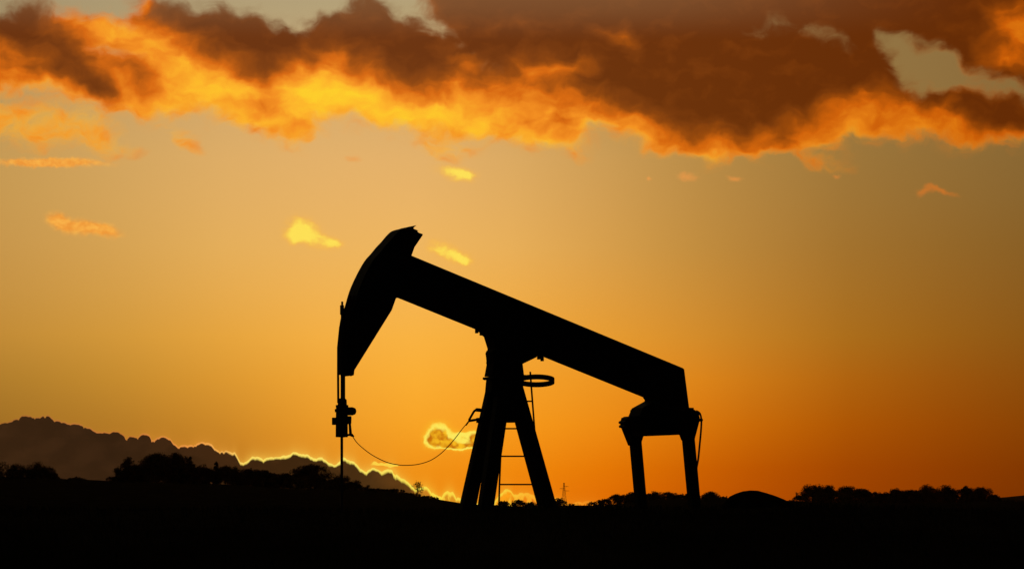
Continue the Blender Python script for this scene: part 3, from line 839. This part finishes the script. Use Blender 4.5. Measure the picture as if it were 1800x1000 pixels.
def leaves(rg, pts_list, n, size, mat, name, parent, flat=1.0):
    g_ = np.random.default_rng(rg.randrange(1 << 30))
    c = np.array([tuple(q[0]) for q in pts_list]); rad = np.array([q[1] for q in pts_list])
    pk = g_.choice(len(c), n, p=rad ** 2 / (rad ** 2).sum())
    def unit(k):
        v = g_.normal(size=(k, 3)); return v / np.linalg.norm(v, axis=1, keepdims=True)
    v = unit(n) * (rad[pk] * g_.random(n) ** 0.45)[:, None]; v[:, 2] *= flat
    p = c[pk] + v; a = unit(n); b_ = np.cross(a, unit(n)); b_ /= np.linalg.norm(b_, axis=1, keepdims=True) + 1e-9
    s_ = (size * g_.uniform(0.5, 1.4, n))[:, None]
    vs = np.stack([p - a * s_, p + b_ * s_ * 0.55, p + a * s_, p - b_ * s_ * 0.55], 1).reshape(-1, 3)
    me = bpy.data.meshes.new(name)
    me.vertices.add(4 * n); me.vertices.foreach_set('co', vs.ravel())
    me.loops.add(4 * n); me.loops.foreach_set('vertex_index', np.arange(4 * n))
    me.polygons.add(n); me.polygons.foreach_set('loop_start', np.arange(n) * 4); me.update(); me.validate()
    return link(name, me, mat, parent)
def tree(u, vtop, wpx, vbase, Y, seed, label, kind='round', group='trees along the horizon', name='tree', dens=1.0, mat=0, cat='tree', hx=1.0):
    """u, vtop, wpx: where the crown stands and how wide it is; its root is at the ground below"""
    rg = random.Random(seed)
    k = Y / 4800.0 * 1.0
    b = at(u, vbase, Y); tp = at(u, vtop, Y)
    W = wpx * k * (1.0 if kind == 'bare' else 1.5); area = wpx * (vbase - vtop + 12)
    gzv = min(b.z, ground_z(b.x, Y)); H = tp.z - gzv
    cv = (tp.z - b.z)           # visible crown height
    e = empty(name, (b.x, Y, gzv - 0.1))
    tag(e, label, cat, group)
    bm = bmesh.new(); tips = []
    zt = max(H - cv, 0.12 * H) * 0.6
    rt_ = max(0.03 * H, 0.05)
    px = k * 1.0
    if kind == 'bare':
        tube(bm, [(0, 0, 0), (0.02 * H, 0, zt + 0.1)], [rt_, rt_ * 0.8], 7)
        for i in range(7):
            a_ = rg.uniform(0, 6.28); sp_ = rg.uniform(0.2, 0.5 + 0.5 * W / max(cv, .1) * 0.6)
            dv = Vector((math.cos(a_) * sp_, math.sin(a_) * sp_, 0.8)).normalized()
            branches(bm, rg, Vector((0, 0, zt)), dv, (H - zt) * 0.40, rt_ * 0.55, 3, tips, 0.75, 0.22 * px)
        # fit the twigs to the crown's size
        mx = max(abs(v.co.x) for v in bm.verts); mz = max(v.co.z for v in bm.verts)
        for v in bm.verts: v.co.x *= (W / 2) / mx; v.co.z *= (H + 0.1) / mz
        sx_ = (W / 2) / mx; sz_ = (H + .1) / mz
        link('trunk', fixn(bm), M_BARK, e)
        tl = [(Vector((t.x * sx_, t.y, t.z * sz_)), 0.10 * W * rg.uniform(0.5, 1.2)) for t in tips if rg.random() < 0.6]
        tl = [q for q in tl if abs(q[0].x) < W / 2 * 0.9 and q[0].z < H * 0.9] or tl
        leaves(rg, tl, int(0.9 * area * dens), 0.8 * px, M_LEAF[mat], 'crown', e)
        return e
    tube(bm, [(0, 0, 0), (0.05 * rt_, 0, H * 0.4), (rt_ * 0.3, 0, H * 0.7)], [rt_, rt_ * 0.8, rt_ * 0.4], 7)
    for i in range(6):
        a_ = rg.uniform(0, 6.28)
        branches(bm, rg, Vector((0, 0, H * rg.uniform(0.3, 0.6))), Vector((math.cos(a_), math.sin(a_), 0.9)).normalized(), min(W * 0.22, H * 0.16), rt_ * 0.4, 1, tips, 0.5, 0.15 * px)
    link('trunk', fixn(bm), M_BARK, e)
    clumps = []
    z0 = max(H - cv * 1.5, 0.0); Hc = H - z0
    nc = int(60 * max(1, W / Hc) ** 0.6 * dens)
    for i in range(nc):
        if kind == 'round':
            a_ = rg.uniform(0, 6.28); rad = math.sqrt(rg.random())
            t = rg.random() ** 0.7
            zz = t
            lim = math.sqrt(max(0, 1 - t ** 3.2))
            r_ = rad * lim; cr = rg.choice((rg.uniform(0.05, 0.1), rg.uniform(0.1, 0.2)))
        elif kind == 'cone':
            t = rg.random(); a_ = rg.uniform(0, 6.28); zz = t; lim = (1 - t) ** 0.75; r_ = math.sqrt(rg.random()) * lim; cr = rg.uniform(0.09, 0.15) * (1.1 - 0.6 * t)
        else:               # flat-topped hedge line
            a_ = rg.uniform(0, 6.28); rad = math.sqrt(rg.random()); t = rg.random() ** 0.8; zz = t; lim = math.sqrt(max(0, 1 - t ** 6)); r_ = rad * lim; cr = rg.uniform(0.08, 0.15)
        crm = cr * min(W, Hc * 1.3)
        x = math.cos(a_) * r_ * (W / 2 - crm * 0.8); y = math.sin(a_) * r_ * min(W / 2, Hc * 1.2)
        z = z0 + zz * (Hc - crm * 0.85) * rg.uniform(0.88, 1.0)
        clumps.append((Vector((x, y, z)), crm))
    nl = int(area * 3.2 * dens)
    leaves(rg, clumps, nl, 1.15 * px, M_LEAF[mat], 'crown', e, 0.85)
    return e
SPARSE = {'lone bare sapling against the glowing clouds': 0.12, 'far scrub right of the pylon': 0.5}
T = [
 (236,812,60,856,612,'hedge','hedge under the pointed tree filling the foot of the tall domed pair'),
 (290,814,70,856,612,'hedge','hedge beneath the highest domed trees'),
 (345,813,60,858,612,'hedge','hedge between the narrow stepped tree and the slim pointed one'),
 (400,815,60,858,612,'hedge','hedge beneath the rounded low tree and the slim pointed one'),
 (450,820,64,860,612,'hedge','hedge beneath the two low crowns of the flat stretch'),
 (500,828,60,862,612,'hedge','hedge at the left foot of the spreading tree'),
 (556,838,70,864,612,'hedge','hedge beneath the spreading tree'),
 (606,844,70,868,612,'hedge','hedge around the foot of the polished rod'),
 (648,855,50,870,612,'hedge','hedge running right from the polished rod'),
 (45,822,90,856,614,'hedge','hedge under the twiggy left edge thicket'),
 (110,842,70,856,612,'hedge','hedge running under the small rounded bush'),
 (1136,865,90,890,892,'hedge','long hedge across the foot of both pitman arms'),
 (1216,866,90,890,892,'hedge','long hedge right of the pitman arms'),
 (1450,858,90,890,892,'hedge','hedge under the tall leftmost trees of the right row'),
 (1530,861,90,890,892,'hedge','hedge under the lowest stretch of the right row'),
 (1610,858,90,890,892,'hedge','hedge under the middle trees of the right row'),
 (1690,857,90,890,892,'hedge','hedge under the notch in the right row'),
 (2,806,14,850,600,'bare','sparse tree cut by the left edge of the view'),
 (28,812,40,850,600,'bare','twiggy bare tree just in from the left edge'),
 (60,810,56,850,600,'bare','broad twiggy tree with thin upright twigs near the left edge'),
 (84,818,40,850,605,'bare','low twiggy tree on the right flank of the left edge thicket'),
 (22,820,60,852,615,'round','dense bush filling the left edge thicket'),
 (66,818,60,852,615,'round','dense bush inside the twiggy left edge thicket'),
 (133,836,32,850,600,'round','small rounded bush alone on the low left field edge'),
 (110,840,26,850,605,'hedge','tiny bush left of the small rounded bush'),
 (160,843,46,852,605,'hedge','thin low hedge between rounded bush and pointed tree'),
 (196,836,22,850,600,'bare','small scrubby bush at the foot of the pointed tree'),
 (226,798,50,850,600,'cone','pointed tree standing left of the big domed oaks'),
 (244,815,32,852,606,'round','lower shoulder tree right of the pointed tree'),
 (278,789,60,852,600,'round','tall domed tree, highest on the left skyline'),
 (306,790,52,852,608,'round','tall domed tree merging with the right side of the highest one'),
 (333,798,36,852,600,'cone','narrow tree stepping down from the tall domed pair'),
 (354,816,30,852,606,'round','low tree in the dip after the narrow stepped one'),
 (380,804,18,852,600,'cone','slim small pointed tree before the flat stretch'),
 (396,816,38,852,604,'round','rounded low tree behind the slim pointed one'),
 (437,819,34,855,600,'round','first low crown of the flat stretch'),
 (466,823,34,856,604,'round','second lower crown of the flat stretch'),
 (496,833,34,858,606,'hedge','low hedge joining flat stretch and spreading tree'),
 (546,811,72,858,600,'round','wide spreading tree left of the polished rod'),
 (530,820,36,858,606,'bare','twiggy shoulder on the left of the spreading tree'),
 (600,831,38,862,598,'bare','dark twiggy tree right behind the polished rod'),
 (592,834,30,862,606,'round','bushy tree directly behind the polished rod'),
 (624,842,32,864,600,'bare','scrubby tree just right of the polished rod'),
 (616,846,36,864,606,'round','rounded bush just right of the polished rod'),
 (662,857,36,866,600,'hedge','low hedge left of the bare sapling'),
 (690,857,34,868,604,'hedge','low hedge hump nearest left of the bare sapling'),
 (733,843,24,872,600,'bare','lone bare sapling against the glowing clouds'),
 (716,864,34,874,606,'hedge','low scrub left around the bare sapling'),
 (748,869,34,880,604,'hedge','low scrub sloping right from the bare sapling'),
 (886,878,22,892,1100,'round','far bush seen between the ladder and post legs'),
 (912,876,26,892,1100,'round','far wide bush seen in the middle between the post legs'),
 (934,880,22,892,1100,'round','far low bush beside the right post leg'),
 (983,873,24,890,1200,'round','small far tree at the foot of the pylon'),
 (1004,884,18,892,1200,'bare','far scrub right of the pylon'),
 (1044,881,24,892,1100,'bare','far twiggy bush left of the tail hedge'),
 (1062,874,26,892,900,'round','sloping first bush of the hedge left of the pitman arms'),
 (1086,866,34,890,880,'round','rounded bush just left of the farther pitman arm'),
 (1112,862,34,888,880,'round','bush behind the farther pitman arm'),
 (1150,861,32,886,880,'round','left bush between the two pitman arms'),
 (1176,861,34,886,885,'round','right bush between the two pitman arms'),
 (1206,864,34,886,880,'hedge','bush behind the nearer pitman arm'),
 (1250,861,32,884,880,'round','rounded bush between nearer pitman arm and mound'),
 (1268,870,36,886,885,'hedge','low bush at the left foot of the mound'),
 (1392,877,32,890,885,'hedge','low bush at the right foot of the mound'),
 (1430,846,46,888,880,'round','tall leftmost tree of the right hand row'),
 (1458,849,34,888,886,'round','tree tucked against the tall leftmost one of the right row'),
 (1495,849,50,888,880,'round','wide level topped tree second in the right row'),
 (1520,856,32,888,888,'round','lower shoulder tree of the wide level topped one'),
 (1548,864,34,888,884,'hedge','lowest stretch of hedge in the right row'),
 (1576,855,34,888,880,'round','middle tree rising after the lowest stretch'),
 (1600,857,34,888,886,'round','small tree after the middle rising one'),
 (1630,849,42,888,880,'round','tall tree left of the notch in the right row'),
 (1664,848,34,888,884,'round','tree at the left lip of the notch in the right row'),
 (1698,850,32,888,880,'round','tree at the right lip of the notch in the right row'),
 (1726,850,34,888,884,'round','last full tree at the right end of the row'),
 (1746,866,26,890,886,'hedge','low bush trailing off right of the row'),
 (1772,876,36,890,888,'hedge','low hedge under the far hill at the right edge'),
 (1800,878,30,890,888,'hedge','hedge end cut by the right edge of the view'),
]
for i, (u, vt, w, vb, Y, kd, lb) in enumerate(T):
    nm = {'round': 'broadleaf_tree', 'cone': 'pointed_tree', 'bare': 'bare_tree', 'hedge': 'hedge_bush'}[kd]
    gp = 'trees on the left skyline' if u < 700 else ('scrub and trees behind the post' if u < 1070 else ('bushes behind the pitman arms' if u < 1400 else 'trees of the right hand row'))
    tree(u, vt, w, vb, Y, 100 + i, lb, kd, gp, nm, SPARSE.get(lb, 1.0), i % 3, 'bush' if ('bush' in lb or 'hedge' in lb or 'scrub' in lb) else 'tree')

# ------------------------------------------------------------------ evening haze
bm = bmesh.new(); box(bm, (0, 1450, 17.0), (6600, 3500, 46.0))
me = bpy.data.meshes.new('haze'); fixn(bm).to_mesh(me); bm.free()
hm = bpy.data.materials.new('haze_air'); hm.use_nodes = True
nt = hm.node_tree; nt.nodes.clear()
vo = nt.nodes.new('ShaderNodeVolumePrincipled'); mo_ = nt.nodes.new('ShaderNodeOutputMaterial')
vo.inputs['Color'].default_value = (0.9, 0.6, 0.3, 1); vo.inputs['Density'].default_value = 0.000016; vo.inputs['Anisotropy'].default_value = 0.35
nt.links.new(vo.outputs[0], mo_.inputs['Volume'])
me.materials.append(hm)
hz = bpy.data.objects.new('haze', me); COL.objects.link(hz); tag(hz, 'thin warm evening haze over the fields', 'haze', kind='stuff')
